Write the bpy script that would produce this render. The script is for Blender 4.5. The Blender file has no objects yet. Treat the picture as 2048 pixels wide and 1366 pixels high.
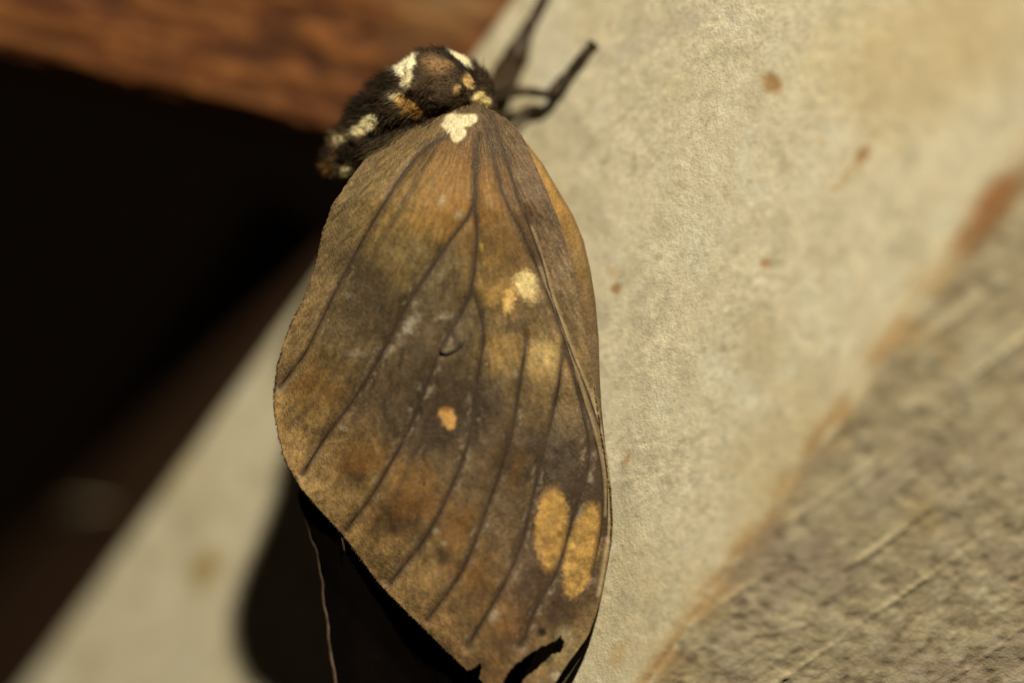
import bpy, math, random
import numpy as np

# ------------------------------------------------------------------ camera, world, lamp, exposure
scene = bpy.context.scene
col = scene.collection
D = 0.40                       # metres from lens to the moth
S = 0.112 / 2048.0             # metres per photo pixel at the moth
cam_data = bpy.data.cameras.new("camera")
cam = bpy.data.objects.new("camera", cam_data); col.objects.link(cam)
cam.location = (0, -D, 0); cam.rotation_euler = (math.radians(90), 0, 0)
cam_data.sensor_width = 36.0
cam_data.lens = 36.0 * D / 0.112
cam_data.clip_start = 0.01; cam_data.clip_end = 20.0
cam_data.dof.use_dof = True
cam_data.dof.focus_distance = D + 0.001
cam_data.dof.aperture_fstop = 3.3
scene.camera = cam

world = bpy.data.worlds.new("World"); scene.world = world; world.use_nodes = True
bgn = world.node_tree.nodes["Background"]
bgn.inputs[0].default_value = (1.0, 0.70, 0.42, 1); bgn.inputs[1].default_value = 0.012

ld = bpy.data.lights.new("torch_lamp", 'AREA'); ld.shape = 'DISK'; ld.size = 0.03
ld.energy = 5.6; ld.color = (1.0, 0.85, 0.57)
lamp = bpy.data.objects.new("torch_lamp", ld); col.objects.link(lamp)
lamp.location = (0.075, -0.453, 0.385)
from mathutils import Vector
lamp.rotation_euler = (Vector((0, 0, 0)) - lamp.location).to_track_quat('-Z', 'Y').to_euler()

scene.view_settings.view_transform = 'Standard'
scene.view_settings.look = 'None'
scene.view_settings.exposure = 0.0
scene.view_settings.gamma = 1.0
scene.view_settings.use_curve_mapping = False
scene.render.engine = 'CYCLES'

# ------------------------------------------------------------------ helpers
rng = np.random.default_rng(7)
random.seed(7)
KW = np.array([1.10, 0.94, 0.63])       # what the lamp gives a white surface that faces the lens

def lin(c):
    c = np.asarray(c, float) / 255.0
    return np.where(c <= 0.04045, c / 12.92, ((c + 0.055) / 1.055) ** 2.4)
def alb(c, k=1.0):
    return np.clip(lin(c) / (KW * k), 0.0, 0.9)

def P(px, py, y=0.0):
    px = np.asarray(px, float); py = np.asarray(py, float); y = np.asarray(y, float)
    f = (D + y) / D
    return np.stack(np.broadcast_arrays((px - 1024) * S * f, y, (683 - py) * S * f), -1)

def hash3(i, j, k):
    h = (i * 374761393 + j * 668265263 + k * 1274126177) & 0xFFFFFFFF
    h = ((h ^ (h >> 13)) * 1103515245) & 0xFFFFFFFF
    h = (h ^ (h >> 16)) & 0xFFFFFFFF
    return h / 4294967295.0
def vn(x, y, z=0.0):
    x, y, z = np.broadcast_arrays(np.asarray(x, float), np.asarray(y, float), np.asarray(z, float))
    i = np.floor(x).astype(np.int64); j = np.floor(y).astype(np.int64); k = np.floor(z).astype(np.int64)
    fx = x - i; fy = y - j; fz = z - k
    fx = fx * fx * (3 - 2 * fx); fy = fy * fy * (3 - 2 * fy); fz = fz * fz * (3 - 2 * fz)
    def c(a, b, d): return hash3(i + a, j + b, k + d)
    x00 = c(0,0,0) * (1-fx) + c(1,0,0) * fx; x10 = c(0,1,0) * (1-fx) + c(1,1,0) * fx
    x01 = c(0,0,1) * (1-fx) + c(1,0,1) * fx; x11 = c(0,1,1) * (1-fx) + c(1,1,1) * fx
    return ((x00 * (1-fy) + x10 * fy) * (1-fz) + (x01 * (1-fy) + x11 * fy) * fz) * 2 - 1
def fbm(x, y, z=0.0, o=4):
    r = 0; a = 0.5
    for n in range(o):
        r = r + a * vn(np.asarray(x) * 2**n + 17.3 * n, np.asarray(y) * 2**n + 5.1 * n, np.asarray(z) * 2**n); a *= 0.5
    return r
def sstep(a, b, x):
    t = np.clip((x - a) / (b - a), 0, 1); return t * t * (3 - 2 * t)
def smooth_line(pts, n=60):
    p = np.asarray(pts, float)
    q = np.vstack([2 * p[0] - p[1], p, 2 * p[-1] - p[-2]])
    out = []
    m = len(p) - 1
    for t in np.linspace(0, m, n):
        i = min(int(t), m - 1); f = t - i
        a, b, c, d = q[i], q[i+1], q[i+2], q[i+3]
        out.append(0.5 * ((2*b) + (c-a)*f + (2*a-5*b+4*c-d)*f*f + (3*b-a-3*c+d)*f**3))
    return np.array(out)
def line_dist(px, py, pts):
    best = np.full(px.shape, 1e9)
    for a, b in zip(pts[:-1], pts[1:]):
        d = b - a; L = d @ d + 1e-9
        t = np.clip(((px - a[0]) * d[0] + (py - a[1]) * d[1]) / L, 0, 1)
        best = np.minimum(best, np.hypot(px - a[0] - t * d[0], py - a[1] - t * d[1]))
    return best
def in_poly(px, py, poly):
    r = np.zeros(px.shape, bool); n = len(poly)
    for i in range(n):
        x1, y1 = poly[i]; x2, y2 = poly[(i + 1) % n]
        c = ((y1 > py) != (y2 > py)) & (px < (x2 - x1) * (py - y1) / (y2 - y1 + 1e-12) + x1)
        r ^= c
    return r
def ell(px, py, cx, cy, rx, ry, ang=0.0, soft=0.25, wob=0.0):
    a = math.radians(ang); dx = px - cx; dy = py - cy
    u = dx * math.cos(a) + dy * math.sin(a); v = -dx * math.sin(a) + dy * math.cos(a)
    r = np.hypot(u / rx, v / ry)
    if wob: r = r + wob * fbm(px / 14.0, py / 14.0, cx * 0.37, 3)
    return 1 - sstep(1 - soft, 1 + soft, r)
def mixc(c, m, rgb):
    return c * (1 - m[..., None]) + np.asarray(rgb, float) * m[..., None]

def make_mesh(name, verts, faces, mat, parent=None, origin=(0, 0, 0), colors=None, smooth=True, extra=None):
    v = np.asarray(verts, float).reshape(-1, 3) - np.asarray(origin)
    f = faces if isinstance(faces, np.ndarray) else None
    me = bpy.data.meshes.new(name)
    if f is not None:
        n, w = f.shape
        me.vertices.add(len(v)); me.vertices.foreach_set("co", v.astype(np.float32).ravel())
        me.loops.add(n * w); me.loops.foreach_set("vertex_index", f.astype(np.int32).ravel())
        me.polygons.add(n); me.polygons.foreach_set("loop_start", np.arange(0, n * w, w, dtype=np.int32))
        me.update(calc_edges=True)
    else:
        me.from_pydata(v.tolist(), [], [list(q) for q in faces]); me.update()
    if smooth: me.polygons.foreach_set("use_smooth", np.ones(len(me.polygons), bool))
    if colors is not None:
        a = me.color_attributes.new("tint", 'FLOAT_COLOR', 'POINT')
        c = np.ones((len(v), 4), np.float32); c[:, :3] = np.asarray(colors).reshape(-1, 3)
        a.data.foreach_set("color", c.ravel())
    if extra:
        for k, val in extra.items():
            a = me.attributes.new(k, 'FLOAT', 'POINT'); a.data.foreach_set("value", np.asarray(val, np.float32).ravel())
    me.materials.append(mat); me.validate(); me.update()
    o = bpy.data.objects.new(name, me); col.objects.link(o)
    if parent is not None: o.parent = parent
    else: o.location = origin
    return o
def grid_faces(r, c, wrap=False):
    i = np.arange(r - 1)[:, None]; j = np.arange(c if wrap else c - 1)[None, :]
    a = i * c + j; b = i * c + (j + 1) % c
    return np.stack([a, b, b + c, a + c], -1).reshape(-1, 4)
def tag(o, label=None, cat=None, kind=None, group=None):
    if label: o["label"] = label
    if cat: o["category"] = cat
    if kind: o["kind"] = kind
    if group: o["group"] = group
    return o

def tube(pts, rad, sides=10, cap=True, flat=1.0):
    pts = np.asarray(pts, float); n = len(pts); rad = np.broadcast_to(rad, (n,))
    t = np.gradient(pts, axis=0); t /= np.linalg.norm(t, axis=1)[:, None] + 1e-12
    ref = np.array([0, -1.0, 0]); V = []
    for i in range(n):
        r = ref if abs(t[i] @ ref) < 0.95 else np.array([1.0, 0, 0])
        a = np.cross(t[i], r); a /= np.linalg.norm(a); b = np.cross(t[i], a)
        for s in range(sides):
            th = 2 * math.pi * s / sides
            V.append(pts[i] + rad[i] * (a * math.cos(th) + b * flat * math.sin(th)))
    F = [tuple(q) for q in grid_faces(n, sides, True)]
    if cap:
        F.append(tuple(range(sides))); F.append(tuple(reversed(range((n-1)*sides, n*sides))))
    return np.array(V), F

def mat_tint(name, rough=0.7, spec=0.3, grain=None, bump=None, sheen=0.0, rough_noise=0.0):
    """Principled material: mesh tint times procedural grain, plus procedural relief."""
    m = bpy.data.materials.new(name); m.use_nodes = True
    nt = m.node_tree; N = nt.nodes; L = nt.links
    b = N["Principled BSDF"]; b.inputs["Roughness"].default_value = rough
    b.inputs["Specular IOR Level"].default_value = spec
    if sheen:
        b.inputs["Sheen Weight"].default_value = sheen; b.inputs["Sheen Roughness"].default_value = 0.5
    at = N.new("ShaderNodeAttribute"); at.attribute_name = "tint"
    tc = N.new("ShaderNodeTexCoord"); out = at.outputs["Color"]
    for (sc, amt, stretch) in (grain or []):
        mp = N.new("ShaderNodeMapping"); mp.inputs["Scale"].default_value = stretch
        L.new(tc.outputs["Object"], mp.inputs[0])
        no = N.new("ShaderNodeTexNoise"); no.inputs["Scale"].default_value = sc; no.inputs["Detail"].default_value = 3
        L.new(mp.outputs[0], no.inputs["Vector"])
        mr = N.new("ShaderNodeMapRange"); mr.inputs[1].default_value = 0.25; mr.inputs[2].default_value = 0.75
        mr.inputs[3].default_value = 1 - amt; mr.inputs[4].default_value = 1 + amt
        L.new(no.outputs[0], mr.inputs[0])
        mx = N.new("ShaderNodeMix"); mx.data_type = 'RGBA'; mx.blend_type = 'MULTIPLY'; mx.inputs[0].default_value = 1
        L.new(out, mx.inputs[6]); L.new(mr.outputs[0], mx.inputs[7]); out = mx.outputs[2]
    L.new(out, b.inputs["Base Color"])
    prev = None
    for (sc, dist, stretch) in (bump or []):
        mp = N.new("ShaderNodeMapping"); mp.inputs["Scale"].default_value = stretch
        L.new(tc.outputs["Object"], mp.inputs[0])
        no = N.new("ShaderNodeTexNoise"); no.inputs["Scale"].default_value = sc; no.inputs["Detail"].default_value = 4
        L.new(mp.outputs[0], no.inputs["Vector"])
        bp = N.new("ShaderNodeBump"); bp.inputs["Strength"].default_value = 1.0; bp.inputs["Distance"].default_value = dist
        L.new(no.outputs[0], bp.inputs["Height"])
        if prev: L.new(prev.outputs[0], bp.inputs["Normal"])
        prev = bp
    if prev: L.new(prev.outputs[0], b.inputs["Normal"])
    if rough_noise:
        no = N.new("ShaderNodeTexNoise"); no.inputs["Scale"].default_value = 900
        L.new(tc.outputs["Object"], no.inputs["Vector"])
        mr = N.new("ShaderNodeMapRange"); mr.inputs[1].default_value = 0.3; mr.inputs[2].default_value = 0.7
        mr.inputs[3].default_value = rough - rough_noise; mr.inputs[4].default_value = rough + rough_noise
        L.new(no.outputs[0], mr.inputs[0]); L.new(mr.outputs[0], b.inputs["Roughness"])
    return m
def mat_plain(name, rgb, rough=0.7, spec=0.3, noise=(600, 0.3), bump=0.0):
    m = bpy.data.materials.new(name); m.use_nodes = True
    nt = m.node_tree; N = nt.nodes; L = nt.links
    b = N["Principled BSDF"]; b.inputs["Roughness"].default_value = rough; b.inputs["Specular IOR Level"].default_value = spec
    tc = N.new("ShaderNodeTexCoord"); no = N.new("ShaderNodeTexNoise"); no.inputs["Scale"].default_value = noise[0]
    L.new(tc.outputs["Object"], no.inputs["Vector"])
    cr = N.new("ShaderNodeValToRGB")
    cr.color_ramp.elements[0].position = 0.3; cr.color_ramp.elements[1].position = 0.7
    cr.color_ramp.elements[0].color = (*(np.asarray(rgb) * (1 - noise[1])), 1)
    cr.color_ramp.elements[1].color = (*np.clip(np.asarray(rgb) * (1 + noise[1]), 0, 1), 1)
    L.new(no.outputs[0], cr.inputs[0]); L.new(cr.outputs[0], b.inputs["Base Color"])
    if bump:
        bp = N.new("ShaderNodeBump"); bp.inputs["Distance"].default_value = bump
        L.new(no.outputs[0], bp.inputs["Height"]); L.new(bp.outputs[0], b.inputs["Normal"])
    return m

# ------------------------------------------------------------------ the plaster post
K, U0, Y0 = 0.80, 185 * S, 0.006
def post_y(px, py):
    U = (0.98 * (np.asarray(px, float) - 1024) - 0.2 * (683 - np.asarray(py, float))) * S
    return (Y0 + K * U0 - K * U) / (1 + K * U / D)
def on_post(px, py, lift=0.0):
    return P(px, py, post_y(px, py) - lift)

La, Lb = on_post(40, 1366), on_post(1010, 0)
Ra, Rb = on_post(1290, 1366), on_post(2048, 300)
Rb = Ra + (Rb - Ra) * 1.26                                   # same span as the left arris
X = P(2048, 1366, 0.001)
d2 = X - Ra; eR = (Rb - Ra) / np.linalg.norm(Rb - Ra); d2 = d2 - (d2 @ eR) * eR; d2 /= np.linalg.norm(d2)
n1 = np.cross(Lb - La, Ra - La); n1 /= np.linalg.norm(n1); n1 *= -np.sign(n1[1])
n2 = np.cross(eR, d2); n2 /= np.linalg.norm(n2); n2 *= -np.sign(n2[1])
NV, NA, NB = 620, 270, 230
v = np.linspace(-0.40, 1.40, NV)[:, None, None]
Lv = La + (Lb - La) * v; Rv = Ra + (Rb - Ra) * v
a = np.linspace(0, 1, NA)[None, :, None]
front = Lv * (1 - a) + Rv * a
w = (np.linspace(0, 1, NB + 1)[1:] * 0.075)[None, :, None]
side = Rv + d2 * w
wid = np.linalg.norm(Rv - Lv, axis=2)[:, 0]
# distance to the arris, signed into both faces
dR = (1 - a[0, :, 0])[None, :] * wid[:, None]; dL = a[0, :, 0][None, :] * wid[:, None]
def pix(p):
    f = D / (D + p[..., 1]); return p[..., 0] * f / S + 1024, 683 - p[..., 2] * f / S
fx, fy = pix(front); sx, sy = pix(side)
mm = lambda p: (p[..., 0] * 1000, p[..., 1] * 1000, p[..., 2] * 1000)
ax, ay, az = mm(front)
edge_wob = fbm(v[:, 0] * 24, 0.3, 2.2, 4)                       # uneven arris
rf = 0.12 * fbm(ax / 6, ay / 6, az / 6, 4) + 0.07 * fbm(ax / 0.8, ay / 0.8, az / 0.8, 3)
front_r = rf * 1e-3
rr = 0.0011
front_r -= 0.00055 * np.clip(1 - dR / rr, 0, 1) ** 2 * (1 + 1.2 * edge_wob)
front_r -= 0.0012 * np.clip(1 - dL / 0.002, 0, 1) ** 2
front = front + n1 * front_r[..., None]
bx_, by_, bz_ = mm(side)
ed = eR; cr = d2
al = (side @ ed) * 1000; ac = (side @ cr) * 1000
ang = math.radians(20); al2 = al * math.cos(ang) + ac * math.sin(ang); ac2 = -al * math.sin(ang) + ac * math.cos(ang)
scr = fbm(al2 / 14.0, ac2 / 0.45, 3.3, 3); ridge = sstep(0.28, 0.5, fbm(al2 / 22.0, ac2 / 0.8, 9.3, 3))
lump = fbm(bx_ / 2.2, by_ / 2.2, bz_ / 2.2, 4)
side_r = (0.08 * scr * (0.5 + 0.8 * sstep(-.2, .4, fbm(bx_ / 12, by_ / 12, bz_ / 12, 2))) + 0.18 * lump + 0.22 * ridge + (0.05 + 0.16 * sstep(-.1, .4, fbm(bx_ / 8 + 5, by_ / 8, bz_ / 8, 3))) * fbm(bx_ / 0.7, by_ / 0.7, bz_ / 0.7, 3) - 0.13 * sstep(.1, .5, fbm(bx_ / 1.3 + 7, by_ / 1.3, bz_ / 1.3, 3))) * 1e-3
wd = w[0, :, 0][None, :]
side_r = side_r * sstep(0, 0.004, wd) + n2.dot(n2) * 0
side_r -= 0.00055 * np.clip(1 - wd / rr, 0, 1) ** 2 * (1 + 1.2 * edge_wob)
side = side + n2 * side_r[..., None]
KP = 0.82                                                   # how squarely the lamp meets the front face
cf = np.zeros(front.shape) + np.array([192, 175, 134.])
big = fbm(ax / 14, ay / 14, az / 14, 4); mid = fbm(ax / 3.2, ay / 3.2, az / 3.2 + 9, 4)
cf = mixc(cf, np.clip(sstep(-0.05, 0.4, big) * 0.75, 0, 1), (180, 161, 116))
cf = mixc(cf, np.clip(sstep(0.05, 0.45, mid) * 0.55, 0, 1), (166, 151, 114))
cf = mixc(cf, np.clip(sstep(0.08, 0.45, -mid) * 0.55, 0, 1), (198, 186, 149))
fine = fbm(ax / 0.5, ay / 0.5, az / 0.5, 2)
cf = cf * (1 + (0.05 + 0.16 * sstep(-.3, .4, fbm(ax / 7 + 2, ay / 7, az / 7, 3))) * fine)[..., None]
pits = sstep(0.30, 0.48, fbm(ax / 0.8 + 31, ay / 0.8, az / 0.8, 3))
cf = mixc(cf, pits * 0.35, (130, 110, 72))
# yellow-brown weathering that creeps in from the right arris
creep = np.clip(1 - dR / 0.012, 0, 1) ** 1.5 * sstep(-0.25, 0.4, fbm(ax / 5 + 3, ay / 5, az / 5, 4))
cf = mixc(cf, creep * 0.45, (184, 158, 106))
lineo = np.clip(1 - dR / 0.0022, 0, 1) * sstep(-0.25, 0.25, fbm(v[:, :, 0] * 30 + 0 * dR, dR * 300, 8.0, 3))
cf = mixc(cf, lineo * 0.75, (160, 120, 68))
for (cx, cy, rx, ry, ang, st, rgb) in [
        (1545, 167, 20, 15, 50, .75, (140, 100, 52)), (1528, 172, 20, 8, 70, .3, (165, 130, 75)),
        (1726, 309, 20, 11, -45, .75, (132, 92, 52)), (1700, 345, 48, 7, -52, .45, (165, 128, 72)), (1668, 378, 8, 6, 0, .5, (150, 115, 66)),
        (1748, 272, 12, 9, -50, .4, (165, 130, 80)), (1724, 212, 10, 12, 20, .4, (158, 128, 78)), (1644, 287, 9, 9, 0, .4, (165, 132, 80)),
        (1532, 526, 9, 9, 0, .7, (150, 105, 58)), (1232, 577, 9, 10, 20, .7, (135, 95, 45)), (1225, 545, 14, 8, 30, .35, (160, 120, 60)),
        (1257, 912, 7, 12, 20, .5, (140, 100, 55)), (1250, 928, 6, 9, 0, .4, (150, 110, 62)), (1315, 515, 5, 8, 0, .4, (130, 105, 65)),
        (410, 1140, 25, 38, 18, .75, (150, 122, 66)), (425, 1115, 18, 20, 0, .45, (158, 130, 75)), (375, 1050, 30, 50, 10, .2, (150, 140, 105)),
        (1235, 1310, 14, 30, 20, .35, (172, 130, 70)), (1330, 960, 10, 7, 0, .3, (160, 140, 95)), (1500, 850, 22, 12, -40, .3, (165, 155, 115)),
        (1850, 110, 110, 190, 38, .55, (176, 150, 100)), (1980, 60, 120, 120, 0, .5, (176, 152, 104)), (1700, 100, 70, 120, 40, .3, (188, 162, 105)), (1900, 560, 120, 50, -52, .35, (192, 162, 108)),
        (1330, 60, 130, 22, -28, .35, (165, 148, 120)), (1100, 120, 40, 90, 0, .25, (200, 192, 165))]:
    cf = mixc(cf, ell(fx, fy, cx, cy, rx, ry, ang, 0.45, 0.5) * st, rgb)
rust = ell(fx, fy, 1978, 412, 100, 22, -55, 0.5, 0.5)
cf = mixc(cf, rust * 0.85, (128, 80, 42))
cs = np.zeros(side.shape) + np.array([156, 138, 100.])
cs = mixc(cs, np.clip(sstep(0, .4, lump) * .45, 0, 1), (176, 162, 124))
cs = mixc(cs, np.clip(sstep(0, .4, -lump) * .5, 0, 1), (132, 115, 82))
cs = mixc(cs, np.clip(sstep(.1, .5, fbm(bx_ / 9, by_ / 9, bz_ / 9, 3)) * .6, 0, 1), (150, 124, 78))
cs = mixc(cs, np.clip(sstep(.1, .45, -scr) * .22, 0, 1), (112, 94, 70))
cs = mixc(cs, np.clip(sstep(.05, .5, fbm(bx_ / 6 + 3, by_ / 6, bz_ / 6, 4)) * .55, 0, 1), (136, 116, 92))
cs = mixc(cs, np.clip(sstep(.1, .5, -fbm(bx_ / 5 + 8, by_ / 5, bz_ / 5, 4)) * .5, 0, 1), (176, 158, 114))
cs = mixc(cs, ridge * .5, (186, 168, 124))
cs = mixc(cs, sstep(.1, .5, fbm(bx_ / 1.3 + 7, by_ / 1.3, bz_ / 1.3, 3)) * .45, (100, 84, 60))
cs = cs * (1 + 0.12 * fbm(bx_ / 0.5, by_ / 0.5, bz_ / 0.5, 2))[..., None]
edge2 = np.clip(1 - wd / 0.0035, 0, 1) * sstep(-0.2, 0.3, fbm(v[:, :, 0] * 26 + 0 * wd, wd * 200, 4.0, 3))
cs = mixc(cs, edge2 * 0.7, (150, 112, 62))
rust2 = ell(sx, sy, 1990, 418, 105, 24, -55, 0.5, 0.5) + 0.8 * ell(sx, sy, 1625, 875, 70, 12, -52, .5, .4) + 0.6 * ell(sx, sy, 1755, 715, 24, 12, -40, .5, .4)
cs = mixc(cs, np.clip(rust2, 0, 1) * 0.8, (126, 84, 46))
back1 = side[:, -1:, :] + np.array([-0.01, 0.09, 0.0]); back0 = front[:, :1, :] + np.array([0.045, 0.09, -0.02])
lside = front[:, :1, :] * 0.96 + back0 * 0.04
allv = np.concatenate([front, side, back1, back0, lside], 1)
allc = np.concatenate([alb(cf, KP), alb(cs, 0.60)] + [alb(np.broadcast_to(np.array([186, 172, 132.]), (NV, 1, 3)), KP)] * 3, 1)
NC = allv.shape[1]
pf = [tuple(q) for q in grid_faces(NV, NC, True)] + [tuple(range(NC)), tuple(reversed(range((NV - 1) * NC, NV * NC)))]
plaster = mat_tint("sandy plaster", 0.9, 0.15, grain=[(2600, 0.12, (1, 1, 1)), (420, 0.10, (1, 1, 1))],
                   bump=[(3600, 0.00009, (1, 1, 1)), (1300, 0.0001, (1, 1, 1))])
post = make_mesh("plaster_post", allv, pf, plaster, colors=allc, origin=tuple(La))
tag(post, "pale sandy plaster post with rough greyer side face and rusty stained edge", "post")

# ------------------------------------------------------------------ the wooden beam behind the post
b0, b1 = P(-260, 50, 0.029), P(1130, 371, 0.029)
bd = b1 - b0; bl = np.linalg.norm(bd); bd /= bl
up = np.array([-bd[2], 0.0, bd[0]])
up = up if up[2] > 0 else -up
NU, NH, NBt = 420, 170, 50
uu = np.linspace(0, 1, NU)[:, None]
prof = [(h, 0.0) for h in np.linspace(0.100, 0.0, NH)] + [(0.0, q) for q in np.linspace(0, 0.035, NBt + 1)[1:]] + [(0.100, 0.035)]
ph = np.array([p[0] for p in prof])[None, :]; pd = np.array([p[1] for p in prof])[None, :]
bp3 = b0 + bd * (uu * bl)[..., None] + up * ph[..., None] + np.array([0, 1.0, 0]) * pd[..., None]
al = uu * bl * 1000; hh = ph * 1000; dd = pd * 1000
gr = fbm(al / 9 + 0.5 * fbm(al / 20, hh / 8, 1.0), hh / 1.1, dd / 1.1, 5)
blotch = fbm(al / 8, hh / 4, dd / 4 + 4, 4)
fibre = fbm(al / 3.2 + 1.2 * fbm(al / 5, hh / 3, 2.0), hh / 0.6 + 1.5 * fbm(al / 4, hh / 4, 9.0), dd / 0.6, 3)
rel = (0.7 * gr + 0.7 * blotch + 0.35 * fibre) * 1e-3
onf = (pd == 0) * 1.0
bp3 = bp3 + np.array([0, -1.0, 0]) * (rel * onf)[..., None] - up * (rel * (1 - onf))[..., None] * 0.6
edge = (np.clip(1 - hh / 1.6, 0, 1) * onf + np.clip(1 - dd / 1.6, 0, 1) * (1 - onf))
bp3 = bp3 + (up + np.array([0, 1.0, 0])) * (0.0007 * edge ** 2 * (1 + 0.8 * fbm(al / 6, 0.0, 7.0, 3)))[..., None]
cb = np.zeros(bp3.shape) + np.array([116, 68, 33.])
cb = mixc(cb, np.clip(sstep(0.0, 0.3, gr) * 0.8, 0, 1), (152, 98, 50))
cb = mixc(cb, np.clip(sstep(0.0, 0.3, -gr) * 0.9, 0, 1), (66, 32, 14))
cb = mixc(cb, np.clip(sstep(0.05, 0.5, blotch) * 0.55, 0, 1), (98, 48, 20))
cb = mixc(cb, np.clip(sstep(0.1, 0.4, fibre) * 0.65, 0, 1), (176, 116, 60))
cb = mixc(cb, np.clip(1 - hh / 2.6, 0, 1) * onf * 0.5 * sstep(-.2, .3, fbm(al / 9, 2.0, 1.0, 3)), (150, 94, 46))
qx, qy = pix(bp3)
cb = mixc(cb, ell(qx, qy, 900, 30, 130, 60, -25, .6, .3) * 0.55, (150, 118, 82))
cb = mixc(cb, ell(qx, qy, 850, -5, 120, 22, 10, .6, .3) * 0.4, (175, 150, 115))
bm = mat_tint("worn brown wood", 0.75, 0.2, grain=[(1500, 0.2, (1, 1, 3))], bump=[(900, 0.0002, (0.5, 1, 2.5))])
nb = len(prof)
bf = [tuple(q) for q in grid_faces(NU, nb, True)] + [tuple(range(nb)), tuple(reversed(range((NU - 1) * nb, NU * nb)))]
beam = make_mesh("wooden_beam", bp3, bf, bm, colors=alb(cb * np.array([.80, .74, .60]) , 0.95), origin=tuple(b0))
tag(beam, "worn reddish brown wooden beam running behind the plaster post", "beam")

# darkened boarding far behind, the darkness put into its near-black colour
dk = mat_plain("darkened boarding", (0.010, 0.006, 0.0035), 0.9, 0.1, (60, 0.5), 0.002)
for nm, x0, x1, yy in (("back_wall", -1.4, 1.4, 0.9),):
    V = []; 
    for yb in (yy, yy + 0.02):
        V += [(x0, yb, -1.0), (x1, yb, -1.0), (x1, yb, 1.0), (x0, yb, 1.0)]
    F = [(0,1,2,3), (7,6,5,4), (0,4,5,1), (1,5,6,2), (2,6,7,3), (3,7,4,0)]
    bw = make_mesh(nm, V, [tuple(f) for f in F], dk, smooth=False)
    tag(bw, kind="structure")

# dark board nailed along the post's hidden side, running back into the beam's shadow
sideways = np.array([-0.815, 0.0, 0.579]) * 0.017 + np.array([0, 0.062, 0.0])
NS, NT = 160, 60
sv = np.linspace(-0.4, 0.66, NS)[:, None, None]; stt = np.linspace(0, 1, NT)[None, :, None]
Lb2 = La + (Lb - La) * sv + np.array([0.0012, 0.0022, 0.0])
sb = Lb2 + sideways * stt
wn = np.cross(Lb - La, sideways); wn /= np.linalg.norm(wn); wn *= -np.sign(wn[0])
sal = sv[..., 0] * 130; sac = stt[..., 0] * 64
sg = fbm(sal / 30, sac / 2.0, 0.0, 4)
sb = sb + wn * (0.0004 * sg)[..., None]
sbk = sb[:, ::-1, :] - wn * 0.004
ring = np.concatenate([sb, sbk[:, [0, -1], :]], 1); nr = ring.shape[1]
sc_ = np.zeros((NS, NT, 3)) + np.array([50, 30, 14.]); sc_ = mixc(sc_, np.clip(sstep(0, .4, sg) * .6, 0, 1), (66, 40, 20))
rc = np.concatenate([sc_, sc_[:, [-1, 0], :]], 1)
sbf = [tuple(q) for q in grid_faces(NS, nr, True)] + [tuple(range(nr)), tuple(reversed(range((NS - 1) * nr, NS * nr)))]
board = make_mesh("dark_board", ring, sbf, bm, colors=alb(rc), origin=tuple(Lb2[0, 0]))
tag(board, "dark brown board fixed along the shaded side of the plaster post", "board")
def on_board(v_, t_): return La + (Lb - La) * v_ + np.array([0.0012, 0.0022, 0.0]) + sideways * t_ + wn * 0.0005
best = {}
for v_ in np.linspace(-.1, .6, 141):
    for t_ in np.linspace(0, 1, 81):
        qx_, qy_ = pix(on_board(v_, t_))
        for key, (gx, gy) in (("a", (232, 1020)), ("b", (142, 1024))):
            e_ = (qx_ - gx) ** 2 + (qy_ - gy) ** 2
            if key not in best or e_ < best[key][0]: best[key] = (e_, v_, t_)
st_a, st_b = on_board(*best["a"][1:]), on_board(*best["b"][1:])
Vv, Fv = tube(np.linspace(st_a, st_b, 24) + wn * 0.0007, 8 * S * np.sin(np.linspace(0.12, 3.02, 24)) ** .5, 8)
straw = make_mesh("wood_splinter", Vv - st_a, Fv, mat_plain("pale splinter", (0.65, 0.58, 0.42), 0.8, 0.2), origin=(0, 0, 0))
straw.location = st_a
tag(straw, "thin pale splinter stuck on the dark board beside the post", "splinter")

# ------------------------------------------------------------------ the moth
BASE = on_post(1010, 200)
moth = bpy.data.objects.new("moth", None); col.objects.link(moth); moth.location = BASE
moth.empty_display_size = 0.01
tag(moth, "brown day-flying moth with cream spotted wings and black-and-white furry body clinging to the post", "moth")

def wing_y(px, py):
    px = np.asarray(px, float); py = np.asarray(py, float)
    xm = np.interp(py, [200, 400, 700, 1000, 1400], [930, 880, 870, 930, 1060])
    hw = np.interp(py, [200, 400, 700, 1000, 1400], [80, 230, 320, 320, 160])
    t = np.clip((px - xm) / hw, -1.3, 1.3)
    y = -0.0026 * (1 - t * t) * sstep(200, 420, py) + 0.0026 * sstep(430, 200, py)
    y = y + 0.0016 * sstep(0.2, 1.2, -t)
    y = y + 0.00022 * np.sin((px * 0.8 + py * 0.35) / 26.0) * sstep(400, 800, py)
    y = y + 0.0004 * fbm(px / 90, py / 90, 2.0, 3)
    return y

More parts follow.
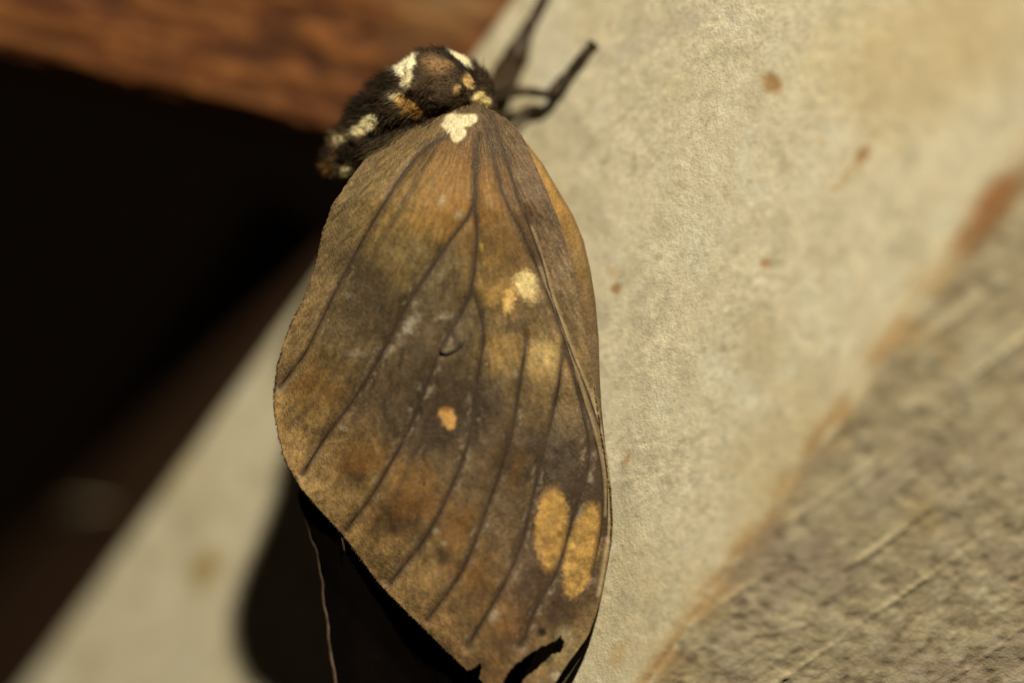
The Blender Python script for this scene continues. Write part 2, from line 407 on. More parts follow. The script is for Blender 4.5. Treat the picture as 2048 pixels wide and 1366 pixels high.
LEFT = [(190, 930), (200, 900), (212, 880), (222, 864), (231, 845), (245, 820), (286, 765), (310, 738), (348, 707), (380, 686), (405, 668), (454, 648), (536, 630),
        (595, 608), (655, 578), (725, 556), (788, 547), (830, 550), (862, 556), (900, 564), (927, 574), (979, 604), (1020, 641), (1068, 686), (1120, 724),
        (1168, 760), (1205, 796), (1242, 834), (1290, 883), (1339, 934), (1380, 985), (1410, 1025), (1430, 1060)]
RIGHT = [(190, 940), (212, 955), (224, 990), (238, 1012), (272, 1045), (337, 1073), (380, 1092), (420, 1108), (454, 1123), (573, 1153), (655, 1168), (788, 1194), (877, 1207),
         (971, 1222), (1040, 1226), (1083, 1224), (1183, 1205), (1230, 1192), (1274, 1175), (1320, 1140), (1354, 1117), (1390, 1098), (1430, 1080)]
def bound(tab, py):
    y = np.array([q[0] for q in tab], float); x = np.array([q[1] for q in tab], float)
    r = np.interp(py, y, x); s = 0
    for o in (-9, -4.5, 0, 4.5, 9): s = s + np.interp(np.clip(py + o, y[0], y[-1]), y, x)
    return np.where((py < 240) | (py > 1405), r, s / 5)

VEINS = [
    [(905, 268), (850, 300), (782, 387), (704, 521), (648, 632), (611, 706), (560, 773)],
    [(948, 300), (950, 360), (941, 424), (893, 491), (815, 610), (756, 721), (700, 810), (652, 873), (606, 947)],
    [(958, 270), (950, 360), (951, 413), (953, 491), (943, 573), (927, 617), (893, 677), (878, 706), (823, 844), (780, 930), (737, 1001), (693, 1057)],
    [(943, 575), (960, 625), (967, 677), (956, 751), (938, 880), (901, 979), (856, 1068), (782, 1164)],
    [(1053, 677), (1045, 732), (1027, 844), (1013, 900), (979, 1001), (927, 1135), (856, 1238)],
    [(1127, 695), (1116, 773), (1097, 862), (1080, 930), (1046, 1075), (1012, 1160), (936, 1292)],
    [(1127, 690), (1160, 800), (1177, 890), (1172, 950), (1149, 1020), (1116, 1134), (1071, 1216), (1042, 1290)],
    [(975, 260), (993, 340), (1010, 400), (1049, 476), (1086, 565), (1123, 662), (1160, 781), (1190, 880), (1204, 960), (1203, 1050), (1184, 1150)],
    [(982, 235), (1010, 310), (1031, 380), (1079, 510), (1101, 588), (1146, 714), (1179, 796), (1206, 890), (1214, 980), (1213, 1070)],
]
VS = [smooth_line(q, 50) for q in VEINS]
SOFTLINES = [smooth_line(q, 20) for q in ([(700, 692), (656, 766), (578, 858)], [(870, 300), (800, 420), (700, 600)], [(700, 1120), (780, 1010), (850, 860)])]

SAMPLES = [(700,420,95,80,52),(640,480,92,75,48),(760,420,110,88,50),(850,400,120,90,45),(900,360,124,87,40),(930,330,108,76,40),(960,300,85,66,45),
 (880,300,90,71,45),(800,340,98,80,52),(745,565,72,58,36),(620,600,105,85,55),(590,680,118,95,62),(570,740,120,98,65),(800,520,98,80,46),(860,560,82,68,45),
 (900,600,80,66,45),(780,640,70,57,39),(700,640,76,62,41),(840,680,75,60,42),(900,720,72,58,42),(760,760,75,60,42),(690,720,88,72,48),(640,740,98,77,44),
 (620,770,108,80,40),(600,830,120,95,58),(570,860,140,112,72),(650,860,100,80,52),(720,860,90,72,48),(800,830,75,60,45),(870,800,64,51,37),(960,800,66,52,37),
 (940,680,82,68,45),(990,480,97,73,38),(1000,420,112,81,38),(1020,540,100,75,40),(985,560,112,88,48),(1060,650,92,73,46),(1010,700,116,93,54),(1090,720,140,116,70),
 (1050,800,85,68,45),(1100,800,105,86,57),(1140,820,95,77,52),(1090,900,66,52,39),(1020,900,76,59,41),(1150,950,68,53,39),(1040,480,85,65,42),(1060,400,88,70,55),
 (1090,470,92,75,58),(1120,540,100,82,62),(1140,640,100,82,58),(1170,750,108,88,60),(620,930,135,108,70),(650,980,125,102,66),(720,920,104,74,38),(740,980,112,90,58),
 (700,1050,128,102,66),(780,1100,120,96,62),(800,1010,104,74,40),(790,1040,85,62,38),(850,1180,125,100,66),(900,1240,120,94,62),(870,1080,105,84,55),(910,1050,104,74,40),
 (950,960,85,68,48),(1000,1000,85,68,48),(960,1150,104,74,40),(940,1200,100,78,52),(1000,1100,92,73,52),(1060,1180,84,65,47),(1000,1250,108,78,46),(950,1290,112,88,58),
 (1010,1310,95,70,42),(1050,1290,105,80,55),(1120,1230,70,51,35),(1160,1240,98,78,52),(1130,1290,120,105,75),(1100,1340,105,88,62),(1050,1350,110,90,62),(700,350,100,84,60)]

def wing_colour(px, py):
    num = np.zeros(px.shape + (3,)); den = np.full(px.shape, 1e-9)
    wx = px + 14 * fbm(px / 30, py / 30, 1.0, 3); wy = py + 14 * fbm(px / 30, py / 30, 5.0, 3)
    for s in SAMPLES:
        g = np.exp(-((wx - s[0]) ** 2 + (wy - s[1]) ** 2) / (2 * 30.0 ** 2)) + 1e-5 / (1 + ((wx - s[0]) ** 2 + (wy - s[1]) ** 2) / 900)
        num += g[..., None] * np.array(s[2:], float); den += g
    c = num / den[..., None] * np.array([1.10, 1.08, 1.02])
    c = np.clip(np.array([94, 76, 51.]) + 1.22 * (c - np.array([94, 76, 51.])), 30, 255)
    lum = c.mean(-1, keepdims=True); c = 0.72 * c + 0.28 * lum * np.array([1.25, 1.03, 0.66])
    # radial frame about the wing root: rows of scales
    r = np.hypot(px - 950, py - 180); th = np.arctan2(px - 950, py - 180)
    st = fbm(th * 60, r / 26, 1.0, 4)
    st2 = fbm(th * 150, r / 12, 4.0, 3)
    gr = fbm(px / 3.2, py / 3.2, 0.0, 2)
    cl = fbm(px / 22, py / 22, 3.0, 4)
    c = c * (1 + 0.26 * st + 0.22 * st2 + 0.22 * gr + 0.14 * cl)[..., None]
    # amber flush near the root
    c = mixc(c, ell(px, py, 905, 385, 60, 75, 20, .7, .5) * 0.2 * (1 + st), (136, 98, 46))
    c = mixc(c, ell(px, py, 1000, 430, 26, 70, -22, .7, .5) * 0.22 * (1 + st), (130, 92, 42))
    # rusty smudges along the outer margin
    for (cx, cy, rx, ry, an) in [(618, 762, 30, 16, -40), (668, 782, 24, 18, 0), (722, 915, 22, 30, 35), (705, 940, 26, 12, 0), (808, 1002, 22, 38, 30),
                                 (850, 1010, 22, 14, 0), (912, 1055, 18, 40, 30), (960, 1152, 18, 28, 25), (1012, 1255, 22, 16, 0), (1036, 935, 10, 40, 15)]:
        c = mixc(c, ell(px, py, cx, cy, rx, ry, an, .6, .9) * 0.40, (108, 72, 34))
    for (cx, cy, rx, ry, an) in [(800, 1050, 34, 18, 0), (712, 955, 30, 10, 0), (745, 565, 28, 24, 0), (700, 628, 22, 16, 0), (1010, 1290, 36, 20, 0), (950, 1195, 20, 22, 20), (890, 1110, 18, 20, 20),
                                 (1080, 612, 26, 10, -25), (1035, 650, 36, 10, -20), (1130, 1225, 28, 26, 0), (1065, 1165, 26, 30, 0)]:
        c = mixc(c, ell(px, py, cx, cy, rx, ry, an, .7, .6) * 0.45, (62, 46, 31))
    # dark surround then cream spots
    c = mixc(c, ell(px, py, 895, 835, 62, 60, 0, .8, .4) * 0.5, (58, 44, 30))
    c = mixc(c, ell(px, py, 1135, 1080, 100, 135, 10, .35, .3) * 0.5, (66, 50, 36))
    for (cx, cy, rx, ry, an, so, st_, rgb) in [
            (1051, 568, 23, 27, -15, .30, .95, (206, 182, 124)), (1000, 580, 30, 14, -30, .6, .4, (176, 138, 68)), (1017, 601, 13, 27, 10, .25, .9, (196, 158, 94)), (983, 594, 12, 20, 8, .45, .75, (168, 132, 68)), (1062, 592, 16, 14, 0, .7, .6, (190, 164, 110)),
            (962, 492, 7, 8, 0, .5, .6, (176, 142, 62)),
            (1092, 712, 24, 26, 0, .7, .75, (182, 156, 100)), (1098, 755, 20, 40, 0, .8, .3, (160, 134, 86)), (1015, 706, 36, 20, 0, .7, .45, (142, 112, 58)),
            (1104, 1058, 35, 85, 2, .16, .95, (172, 132, 68)), (1165, 1100, 35, 97, 14, .16, .95, (176, 137, 72))]:
        m = ell(px + 5 * vn(px / 4, py / 4, 2.0), py + 6 * vn(px / 4, py / 4, 8.0), cx, cy, rx, ry, an, so, .10) * st_
        c = mixc(c, m, np.array(rgb)); 
        c = c * (1 + m * (0.30 * fbm(px / 13, py / 13, 9.0, 3) + 0.22 * gr))[..., None]
    m = np.maximum(ell(px, py, 895, 832, 18, 20, 0, .3, .5), ell(px, py, 901, 848, 10, 12, 0, .4, .4))
    c = mixc(c, m * 0.95, (200, 150, 82))
    c = mixc(c, ell(px, py, 893, 818, 8, 5, 0, .5) * .8, (150, 92, 40))
    # scale glints beside the veins painted in as pale colour, plus whitish dust specks
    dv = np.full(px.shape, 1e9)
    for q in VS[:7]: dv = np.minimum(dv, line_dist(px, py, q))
    vein_glint = np.exp(-((dv - 10) / 7) ** 2) * sstep(0.0, 0.4, fbm((px + .5 * py) / 6, (py - .5 * px) / 12, 8.0, 3)) * sstep(-0.25, 0.2, fbm(px / 60, py / 60, 2.0, 2)) * sstep(420, 620, py)
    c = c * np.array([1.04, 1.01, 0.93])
    c = mixc(c, np.clip(vein_glint * 0.95, 0, 1), (142, 123, 92))
    for (cx, cy, rx, ry, an, s_) in [(822, 648, 34, 12, -52, .8), (712, 706, 36, 8, 0, .6), (778, 702, 14, 9, -40, .7), (895, 632, 22, 8, -10, .6), (700, 592, 14, 8, 25, .6), (690, 858, 7, 5, 0, .9), (680, 850, 5, 6, 0, .6),
                                     (872, 1062, 9, 6, 30, .95), (888, 1086, 7, 5, 0, .7), (988, 1232, 9, 14, 35, .9), (885, 400, 6, 14, 20, .7), (920, 430, 8, 12, 40, .7),
                                     (935, 905, 6, 10, 20, .7), (748, 960, 9, 6, -40, .6), (810, 1138, 7, 5, 0, .5), (1030, 748, 5, 7, 0, .6), (880, 555, 20, 6, -50, .35), (840, 905, 14, 4, -60, .4)]:
        m = ell(px, py, cx, cy, rx, ry, an, .6, .9) * s_ * (0.65 + 0.5 * sstep(-.2, .3, fbm(px / 5, py / 5, 1.0, 2)))
        c = mixc(c, np.clip(m, 0, 1) * .75, (182, 164, 132))
    dots = sstep(0.50, 0.60, fbm(px / 4.5 + 77, py / 4.5, 0.0, 2)) * sstep(500, 700, py)
    c = mixc(c, dots * 0.3, (160, 142, 110))
    # soft darkening along veins
    for q in VS: c = mixc(c, np.exp(-(line_dist(px, py, q) / 7) ** 2) * 0.7, (58, 42, 27))
    for q in SOFTLINES: c = mixc(c, np.exp(-(line_dist(px, py, q) / 7) ** 2) * 0.35, (66, 50, 32))
    # pale costal rays
    for q, wdt, s_ in ((VS[8][14:40] + np.array([5, 0]), 4.5, .7), (VS[7][18:44] + np.array([5, 0]), 4.5, .65), (np.array([(1185, 780), (1202, 860), (1217, 960), (1219, 1060), (1205, 1150), (1196, 1190)]), 5, .85)):
        c = mixc(c, np.exp(-(line_dist(px, py, q) / wdt) ** 2) * s_, (178, 150, 98))
    c = mixc(c, ell(px, py, 1083, 1264, 8, 8, 0, .5) * .9, (44, 30, 18))
    c = mixc(c, ell(px, py, 1128, 1268, 14, 16, 0, .7) * .6, (160, 140, 96))
    c = mixc(c, ell(px, py, 1112, 1352, 10, 10, 0, .7) * .6, (190, 172, 135))
    # cream shoulder patch at the wing root
    m = np.maximum.reduce([ell(px, py, 908, 245, 25, 21, 0, .25, .5), ell(px, py, 936, 240, 19, 13, -20, .25, .5), ell(px, py, 915, 266, 17, 18, 0, .3, .5)])
    c = mixc(c, m * .97, np.array([226, 205, 147.]) * (1 + .12 * fbm(px / 5, py / 9, 2.0, 3))[..., None])
    return c

rows = np.arange(190, 1431, 2.0); NCW = 330
xl = bound(LEFT, rows); xr = bound(RIGHT, rows)
xl = xl + 1.6 * fbm(rows / 9, 0.5, 0.0, 3) * 2; 
tt = np.linspace(0, 1, NCW)
wpx = xl[:, None] * (1 - tt) + xr[:, None] * tt; wpy = np.repeat(rows[:, None], NCW, 1)
TEAR = [(992, 1440), (1008, 1366), (1021, 1337), (1047, 1315), (1084, 1293), (1108, 1284), (1119, 1271), (1127, 1283), (1123, 1303), (1103, 1309), (1075, 1337), (1054, 1354), (1040, 1372), (1046, 1440)]
NOTCH = [(920, 1345), (941, 1339), (960, 1328), (965, 1337), (960, 1356), (971, 1370), (985, 1400), (900, 1400)]
wy = wing_y(wpx, wpy)
pleat = np.zeros(wpx.shape)
for q in VS: pleat = np.maximum(pleat, np.exp(-(line_dist(wpx, wpy, q) / 15.0) ** 2))
PLEAT = 0.00038
wy = wy + PLEAT * pleat * sstep(215, 330, wpy)
wr = np.hypot(wpx - 950, wpy - 180); wth = np.arctan2(wpx - 950, wpy - 180)
wy = wy + 0.00007 * fbm(wth * 70, wr / 30, 6.0, 3)
W = P(wpx, wpy, wy)
wf = grid_faces(len(rows), NCW)
fc = np.stack([wpx.ravel()[wf].mean(1), wpy.ravel()[wf].mean(1)], 1)
jx = fc[:, 0] + 4 * fbm(fc[:, 0] / 8, fc[:, 1] / 8, 0.0, 3); jy = fc[:, 1] + 4 * fbm(fc[:, 0] / 8, fc[:, 1] / 8, 6.0, 3)
keep = ~(in_poly(jx, jy, TEAR) | in_poly(jx, jy, NOTCH) )
wingm = mat_tint("wing scales", 0.50, 0.30, grain=[(5200, 0.22, (1, 1, 1)), (2200, 0.16, (2.0, 1, 0.8))],
                 bump=[(3600, 0.00012, (1.7, 1, 0.7)), (800, 0.0001, (1.2, 1, 0.8))], sheen=0.08, rough_noise=0.14)
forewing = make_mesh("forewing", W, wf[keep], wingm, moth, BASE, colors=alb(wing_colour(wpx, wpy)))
forewing["label"] = "near forewing, brown with cream and tan spots and a torn tip"
so = forewing.modifiers.new("thickness", 'SOLIDIFY'); so.thickness = 0.00012; so.offset = -1
veinm = mat_plain("wing vein", alb((60, 43, 27)), 0.6, 0.3, (1800, 0.3))
for i, q in enumerate(VS):
    yv = wing_y(q[:, 0], q[:, 1]) + 0.00038 * sstep(215, 330, q[:, 1]) - 0.00005
    rad = np.linspace(3.6, 2.4, len(q)) * S * (0.8 if i > 6 else 1) * np.interp(np.arange(len(q)), [0, 8], [0.25, 1])
    Vv, Fv = tube(P(q[:, 0], q[:, 1], yv), rad, 8, True, 0.8)
    make_mesh("vein", Vv, Fv, veinm, forewing, BASE)

def hairs(roots, dirs, lens, rad, cols, bend=0.3):
    V = []; F = []; C = []
    for p, d, l, c in zip(roots, dirs, lens, cols):
        d = d / (np.linalg.norm(d) + 1e-9); a = np.cross(d, rng.normal(size=3)); a /= np.linalg.norm(a) + 1e-9; b = np.cross(d, a)
        bd_ = rng.normal(size=3) * bend * l; k = len(V)
        m_ = p + d * l * 0.55 + bd_ * 0.25; e_ = p + d * l + bd_
        for cc, rr_ in ((p, rad), (m_, rad * 0.75)):
            for s in range(3):
                th = 2.094 * s; V.append(cc + rr_ * (a * math.cos(th) + b * math.sin(th)))
        V.append(e_); C += [c] * 7
        for s in range(3):
            t = (s + 1) % 3
            F.append((k + s, k + t, k + 3 + t)); F.append((k + s, k + 3 + t, k + 3 + s)); F.append((k + 3 + s, k + 3 + t, k + 6))
    return np.array(V), np.array(F), np.array(C)
furm = mat_tint("moth hair", 0.7, 0.2)
# hair fringe along the wing's outer margin
ro, di, le, co = [], [], [], []
for i in range(1500):
    py = rng.uniform(390, 1335); side_left = rng.random() < 0.85
    tab = LEFT if side_left else RIGHT
    px = float(bound(tab, np.array([py]))[0]); px2 = float(bound(tab, np.array([py + 6.0]))[0])
    tn = np.array([px2 - px, 6.0]); nn = np.array([-tn[1], tn[0]]); nn /= np.linalg.norm(nn)
    if not side_left: nn = -nn
    q = np.array([px, py]) - nn * 4
    g = nn * (0.8 if side_left else 0.3) + np.array([0.2, 0.8])
    ro.append(P(q[0], q[1], wing_y(q[0], q[1]) + 0.00005)); di.append(np.array([g[0], rng.normal() * .2, -g[1]]))
    le.append(rng.uniform(6, 13) * S * (1.0 if side_left else 0.7)); co.append(alb((112, 88, 56)) * rng.uniform(.55, 1.15))
for q, e in (((683, 1075), (692, 1114)), ((686, 1078), (689, 1100))):
    ro.append(P(q[0], q[1], wing_y(*q))); di.append(np.array([e[0] - q[0], 0, q[1] - e[1]], float)); le.append(40 * S); co.append(alb((90, 66, 40)))
hv, hf, hc = hairs(ro, di, le, 1.1 * S, co, 0.12)
fr = make_mesh("fringe", hv, hf, furm, forewing, BASE, colors=hc); fr["kind"] = "stuff"

# hindwing: black, showing below the outer margin, with its brown front edge
hl = smooth_line([(700, 780), (640, 900), (600, 975), (612, 1040), (640, 1130), (655, 1250), (672, 1366), (700, 1460)], 90)
hrows = np.linspace(780, 1460, 120); hxl = np.interp(hrows, hl[:, 1], hl[:, 0])
hxr = np.interp(hrows, [780, 1000, 1200, 1330, 1460], [1000, 1120, 1120, 1060, 985])
ht = np.linspace(0, 1, 80); hpx = hxl[:, None] * (1 - ht) + hxr[:, None] * ht; hpy = np.repeat(hrows[:, None], 80, 1)
def hind_y(px, py): return wing_y(px, py) * 0.5 + 0.0022 + 0.0006 * np.sin(np.asarray(px) / 40.0) + 0.0006 * sstep(700, 600, np.asarray(px, float))
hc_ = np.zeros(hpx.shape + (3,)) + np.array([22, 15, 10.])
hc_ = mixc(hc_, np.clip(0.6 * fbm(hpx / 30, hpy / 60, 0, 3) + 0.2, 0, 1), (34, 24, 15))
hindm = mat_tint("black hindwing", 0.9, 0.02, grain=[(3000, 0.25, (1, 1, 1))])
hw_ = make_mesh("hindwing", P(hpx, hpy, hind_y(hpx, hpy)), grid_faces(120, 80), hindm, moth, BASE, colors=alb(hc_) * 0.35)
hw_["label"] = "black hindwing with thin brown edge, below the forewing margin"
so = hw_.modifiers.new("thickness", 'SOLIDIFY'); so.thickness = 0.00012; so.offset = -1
hq = hl[22:]
hq = hq + np.stack([3.0 * vn(hq[:, 1] / 22, 0.3), 0 * hq[:, 1]], 1)
Vv, Fv = tube(P(hq[:, 0], hq[:, 1], hind_y(hq[:, 0], hq[:, 1]) - 0.00003), np.interp(hq[:, 1], [980, 1150, 1366], [1.6, 3.0, 4.4]) * S, 8)
make_mesh("vein", Vv, Fv, mat_plain("hindwing edge", alb((82, 63, 42)), 0.6, 0.3, (700, 0.6)), hw_, BASE)

# far forewing, seen as an amber strip beyond the near wing's front edge
FR = [(262, 1010), (285, 1052), (330, 1086), (380, 1115), (430, 1145), (480, 1166), (540, 1180), (600, 1190), (680, 1197), (750, 1199), (820, 1203), (880, 1209), (960, 1218), (1040, 1222),
      (1083, 1221), (1180, 1202), (1230, 1193), (1274, 1181), (1319, 1159), (1366, 1130), (1400, 1106), (1430, 1088)]
frows = np.linspace(262, 1430, 300)
fxr = np.interp(frows, [q[0] for q in FR], [q[1] for q in FR]) ; fxl = np.minimum(bound(LEFT, frows) + 240, fxr - 60); fxl = np.maximum(fxl, bound(RIGHT, frows) - 110)
ft = np.linspace(0, 1, 60); fpx = fxl[:, None] * (1 - ft) + fxr[:, None] * ft; fpy = np.repeat(frows[:, None], 60, 1)
fyy = np.minimum(wing_y(fpx, fpy) + 0.0022, post_y(fpx, fpy) - 0.0008)
fyy = np.maximum(fyy, wing_y(fpx, fpy) + 0.0005)
fcx = np.stack([np.interp(fpy, [262, 400, 520, 620, 750, 900, 1190, 1230, 1430], v_) for v_ in ([150, 152, 128, 108, 100, 96, 80, 40, 34], [112, 110, 96, 82, 78, 76, 60, 28, 24], [52, 48, 48, 48, 50, 50, 42, 20, 16])], -1)
fcx = fcx * (1 + 0.25 * fbm(fpx / 7, fpy / 26, 2.0, 4))[..., None]
rim = sstep(10, 2, fxr[:, None] - fpx); fcx = mixc(fcx, rim * .45, (84, 62, 30))
ff = make_mesh("forewing", P(fpx, fpy, fyy), grid_faces(300, 60), wingm, moth, BASE, colors=alb(fcx))
ff["label"] = "far forewing, an amber strip beyond the near wing's front edge"
so = ff.modifiers.new("thickness", 'SOLIDIFY'); so.thickness = 0.00012; so.offset = -1

# body: one continuous swept surface (head, thorax, abdomen)
axis = smooth_line([(992, 214, 6.0), (965, 200, 5.4), (928, 180, 4.8), (872, 170, 4.4), (815, 195, 4.8), (770, 226, 5.8), (735, 260, 6.4), (706, 292, 6.8), (682, 318, 7.2), (664, 336, 7.6), (650, 346, 7.8)], 130)
tpar = np.linspace(0, 10, 130)
rad = np.interp(tpar, [0, .5, 1, 2, 3, 3.8, 4.3, 5, 5.6, 6, 6.7, 7, 7.7, 8, 9, 9.6, 10], [3, 20, 36, 60, 72, 68, 62, 62, 56, 54, 50, 48, 42, 38, 24, 12, 2])
rad = np.convolve(np.pad(rad, 3, mode='edge'), np.ones(7) / 7, 'valid')
bpts = P(axis[:, 0], axis[:, 1], axis[:, 2] * 1e-3)
BV, BF = tube(bpts, rad * S, 120, True)
BV3 = BV.reshape(130, 120, 3)
cen = bpts[:, None, :]; nrm = BV3 - cen; nl = np.linalg.norm(nrm, axis=2, keepdims=True); nrm = nrm / (nl + 1e-9)
bxp, byp = pix(BV3)
facing = nrm[..., 1] < 0.35
# tergite grooves, dorsal dome and woolly unevenness
gro = -0.00028 * np.exp(-((((tpar - 4.6) % 0.9) - 0.45) / 0.10) ** 2) * (tpar > 4.4) * (tpar < 9.2)
disp = gro[:, None] + 0.0006 * fbm(BV3[..., 0] * 900, BV3[..., 1] * 900, BV3[..., 2] * 900, 4) * (nl[..., 0] > 0.0008)
dome = ell(bxp, byp, 868, 155, 62, 64, 0, .35) * facing; disp += 0.0005 * dome
disp -= 0.0003 * np.exp(-((np.hypot((bxp - 868) / 60, (byp - 155) / 62) - 1.05) / .09) ** 2) * facing
BV3 = BV3 + nrm * disp[..., None]
def body_colour(px, py, face):
    wx = px + 5 * fbm(px / 12, py / 12, 1.0, 3); wy_ = py + 5 * fbm(px / 12, py / 12, 7.0, 3)
    c = np.zeros(px.shape + (3,)) + np.array([58, 43, 24.])
    c = c * (1 + 0.5 * fbm(px / 14, py / 14, 3.0, 4))[..., None]
    f = face * 1.0
    for (cx, cy, rx, ry, an, so_, st_, rgb) in [
            (868, 158, 56, 56, 0, .2, .7, (62, 46, 26)), (876, 132, 28, 17, 15, .6, .9, (150, 112, 66)), (868, 160, 26, 26, 0, .8, .35, (96, 70, 38)),
            (905, 118, 60, 13, 38, .4, .8, (30, 22, 14)), (930, 150, 12, 70, -30, .5, .4, (34, 25, 16)),
            (813, 128, 20, 30, 32, .2, .98, (226, 216, 178)), (813, 160, 12, 20, 0, .3, .95, (214, 200, 156)),
            (922, 112, 30, 13, 35, .3, .96, (218, 206, 166)),
            (939, 163, 12, 17, -20, .35, .9, (196, 154, 92)), (913, 178, 9, 9, 0, .35, .9, (180, 140, 82)), (963, 206, 19, 24, -20, .25, .97, (232, 204, 140)),
            (925, 205, 16, 14, 0, .4, .7, (74, 54, 30)),
            (792, 190, 20, 12, 25, .35, .95, (222, 202, 152)), (815, 208, 30, 14, 36, .3, .85, (190, 138, 66)), (838, 222, 10, 9, 0, .4, .8, (176, 112, 34)),
            (770, 165, 22, 24, 0, .5, .7, (36, 26, 15)), (740, 205, 22, 16, -20, .5, .7, (28, 20, 12)),
            (738, 245, 25, 18, -30, .3, .95, (216, 200, 152)), (716, 260, 16, 14, 0, .4, .9, (196, 176, 126)), (680, 278, 18, 16, 0, .4, .9, (180, 158, 108)),
            (702, 300, 24, 20, -20, .4, .85, (44, 31, 18)), (752, 280, 16, 14, 0, .4, .8, (40, 28, 16)), (693, 344, 17, 19, 30, .35, .95, (214, 196, 146)),
            (656, 335, 15, 14, 0, .5, .9, (150, 104, 50)), (668, 305, 10, 20, 0, .5, .6, (128, 96, 52))]:
        c = mixc(c, ell(wx, wy_, cx, cy, rx, ry, an, so_, .2) * st_ * f, rgb)
    return c
bc = body_colour(bxp, byp, facing)
bc = np.clip(bc * (1 + sstep(110, 190, bc.mean(-1))[..., None] * np.array([.13, .10, -.02])), 0, 255)
bodym = mat_tint("furry body", 0.75, 0.25, grain=[(2500, 0.25, (1, 1, 1))], bump=[(2200, 0.0002, (1, 1, 1))])
body = make_mesh("body", BV3, BF, bodym, moth, BASE, colors=alb(bc))
NHAIR = 16000
ii = rng.integers(4, 126, NHAIR); jj = rng.integers(0, 120, NHAIR)
hp = BV3[ii, jj]; hn = nrm[ii, jj]
tng = np.gradient(bpts, axis=0); tng /= np.linalg.norm(tng, axis=1)[:, None]
hd = hn * 0.6 + tng[ii] * 0.8 + rng.normal(size=(NHAIR, 3)) * 0.25
bright = bc[ii, jj].mean(1)
hlens = rng.uniform(12, 30, NHAIR) * S * np.where(bright > 110, 0.4, 1.0)
hlens *= np.where(np.hypot(bxp[ii, jj] - 868, byp[ii, jj] - 155) < 62, 0.6, 1.0) * np.where(ii > 75, 0.6, 1.0) * np.where((hn[:, 2] < -0.25) & (bxp[ii, jj] > 860), 0.5, 1.0)
hcol = alb(bc[ii, jj]) * rng.uniform(.75, 1.3, (NHAIR, 1)) * np.where(bright > 130, 1.2, 1.0)[:, None]
hv, hf, hc = hairs(hp - hn * 0.0001, hd, hlens, 0.6 * S, hcol, 0.25)
fu = make_mesh("fur", hv, hf, furm, body, BASE, colors=np.clip(hc, 0, .9)); fu["kind"] = "stuff"

# tufts that grow from the shoulder over the wing root
ro, di, le, co = [], [], [], []
for i in range(1700):
    if i < 0:
        k = rng.integers(0, 3); cx, cy, rx, ry = [(906, 236, 24, 17), (936, 232, 18, 11), (914, 254, 15, 15)][k]
        an_ = rng.uniform(0, 6.28); rr_ = math.sqrt(rng.random())
        q = (cx + rx * rr_ * math.cos(an_), cy + ry * rr_ * math.sin(an_)); l_ = rng.uniform(7, 18); c_ = alb((240, 224, 172)) * rng.uniform(.85, 1.1); lift = 0.0003
    else:
        f_ = rng.random() * .86; q = (np.interp(f_, [0, .5, .8, 1], [745, 840, 930, 992]) + rng.normal() * 8, np.interp(f_, [0, .5, .8, 1], [296, 232, 222, 214]) + rng.uniform(-14, 10)); l_ = rng.uniform(16, 46)
        c_ = alb((90, 72, 46)) * rng.uniform(.5, 1.3); lift = 0.0002
        if 872 < q[0] < 985: continue
    d_ = np.array([q[0] - 935 - 0 * 1, 0, -(q[1] - 120)], float); d_ /= np.linalg.norm(d_); d_ += rng.normal(size=3) * .12
    d_[1] -= 0.03
    ro.append(P(q[0], q[1], wing_y(q[0], q[1]) - lift)); di.append(d_); le.append(l_ * S); co.append(c_)
a_, b_, c_ = hairs(ro, di, le, 0.75 * S, co, .15)
tu = make_mesh("shoulder_tuft", a_, b_, furm, body, BASE, colors=np.clip(c_, 0, .9)); tu["kind"] = "stuff"

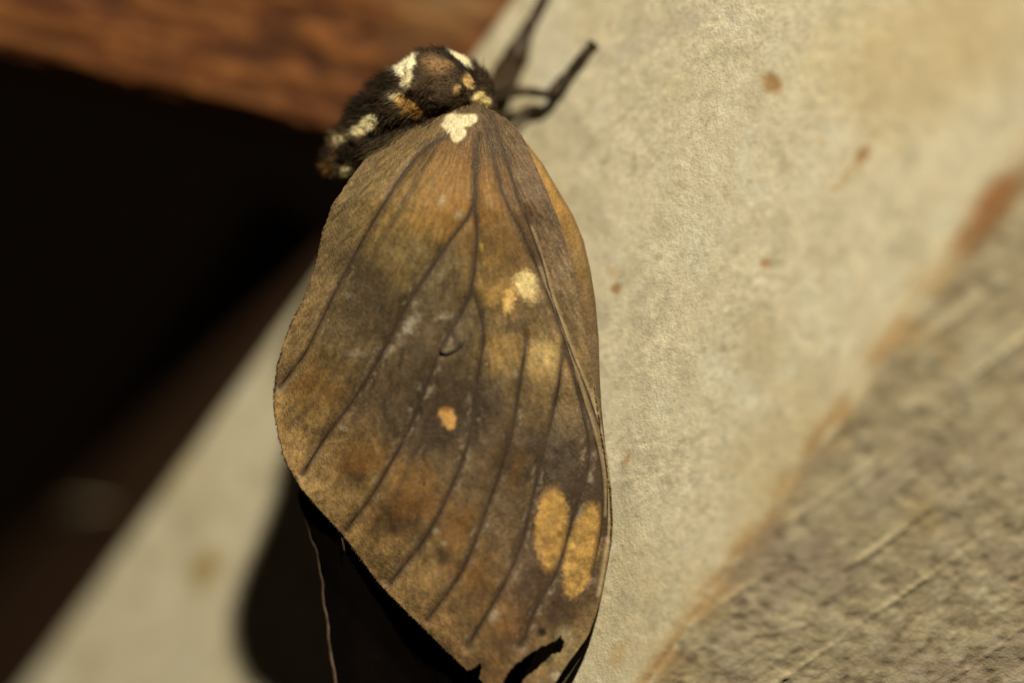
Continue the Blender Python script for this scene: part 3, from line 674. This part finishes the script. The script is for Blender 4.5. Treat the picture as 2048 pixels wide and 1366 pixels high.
# legs, each tapering femur / tibia / tarsus, ending on the plaster
legm = mat_plain("leg", alb((54, 38, 21)), 0.55, 0.35, (1400, 0.6), 0.0001)
def leg(pts, rads, n=60, fuzz=260):
    p3 = []
    for q in pts:
        if len(q) == 2: p3.append(on_post(q[0], q[1], 0.0004))
        else: p3.append(P(q[0], q[1], q[2] * 1e-3))
    line = smooth_line(np.array(p3), n); r = np.interp(np.linspace(0, len(pts) - 1, n), range(len(pts)), rads) * S
    Vl, Fl = tube(line, r, 12)
    Vl = Vl + 0.00016 * np.stack([vn(Vl[:, 0] * 2500, Vl[:, 2] * 2500, k) for k in (1., 2., 3.)], 1)
    o = make_mesh("leg", Vl, Fl, legm, moth, BASE)
    t = np.gradient(line, axis=0); t /= np.linalg.norm(t, axis=1)[:, None]
    k = rng.integers(2, n - 1, fuzz); nn = rng.normal(size=(fuzz, 3)); nn -= (nn * t[k]).sum(1)[:, None] * t[k]; nn /= np.linalg.norm(nn, axis=1)[:, None]
    a_, b_, c_ = hairs(line[k] + nn * r[k][:, None] * .8, nn * .7 + t[k], rng.uniform(5, 11, fuzz) * S, .8 * S, [alb((74, 54, 30)) * rng.uniform(.6, 1.6) for _ in range(fuzz)], .2)
    h = make_mesh("leg_hair", a_, b_, furm, o, BASE, colors=np.clip(c_, 0, .9)); h["kind"] = "stuff"
    return o
def lp(px, py, gap): return (px, py, float(post_y(px, py)) * 1e3 - gap)
leg([(960, 205, 7), (1000, 190, 12), lp(1050, 183, 3.0), lp(1098, 188, 2.3), lp(1112, 178, 1.6), lp(1140, 146, .9), lp(1166, 112, 1.0), lp(1178, 98, .8), (1187, 88)], [11, 10, 10, 10, 14, 12, 9, 8, 14])
leg([(965, 225, 7), (1008, 232, 12), lp(1050, 227, 1.4), lp(1090, 216, 1.0), lp(1106, 198, .8), lp(1116, 188, .6), (1124, 184)], [9, 9, 7, 7, 6, 5, 4])
leg([(960, 195, 7), (996, 172, 13), lp(1016, 140, 2.6), lp(1034, 104, 2.2), lp(1050, 70, 1.6), lp(1066, 36, 1.2), lp(1084, 4, 1.0), lp(1100, -30, .8), (1112, -58)], [12, 22, 28, 25, 15, 11, 10, 9, 9])

# ------------------------------------------------------------------ small loose things
q = smooth_line([(881, 698), (884, 704), (893, 707), (905, 703), (915, 697), (922, 690), (921, 685)], 40)
Vv, Fv = tube(P(q[:, 0], q[:, 1], wing_y(q[:, 0], q[:, 1]) - 0.00014), np.interp(np.linspace(0, 1, 40), [0, .3, .8, 1], [2.0, 3.6, 4.0, 3.2]) * S, 8)
o0 = P(881, 698, wing_y(881, 698))
hs = make_mesh("hair_strand", Vv, Fv, mat_plain("dark hair", (0.012, 0.009, 0.007), 0.5, 0.4), origin=tuple(o0))
tag(hs, "short black curled hair lying on the moth's forewing", "hair")
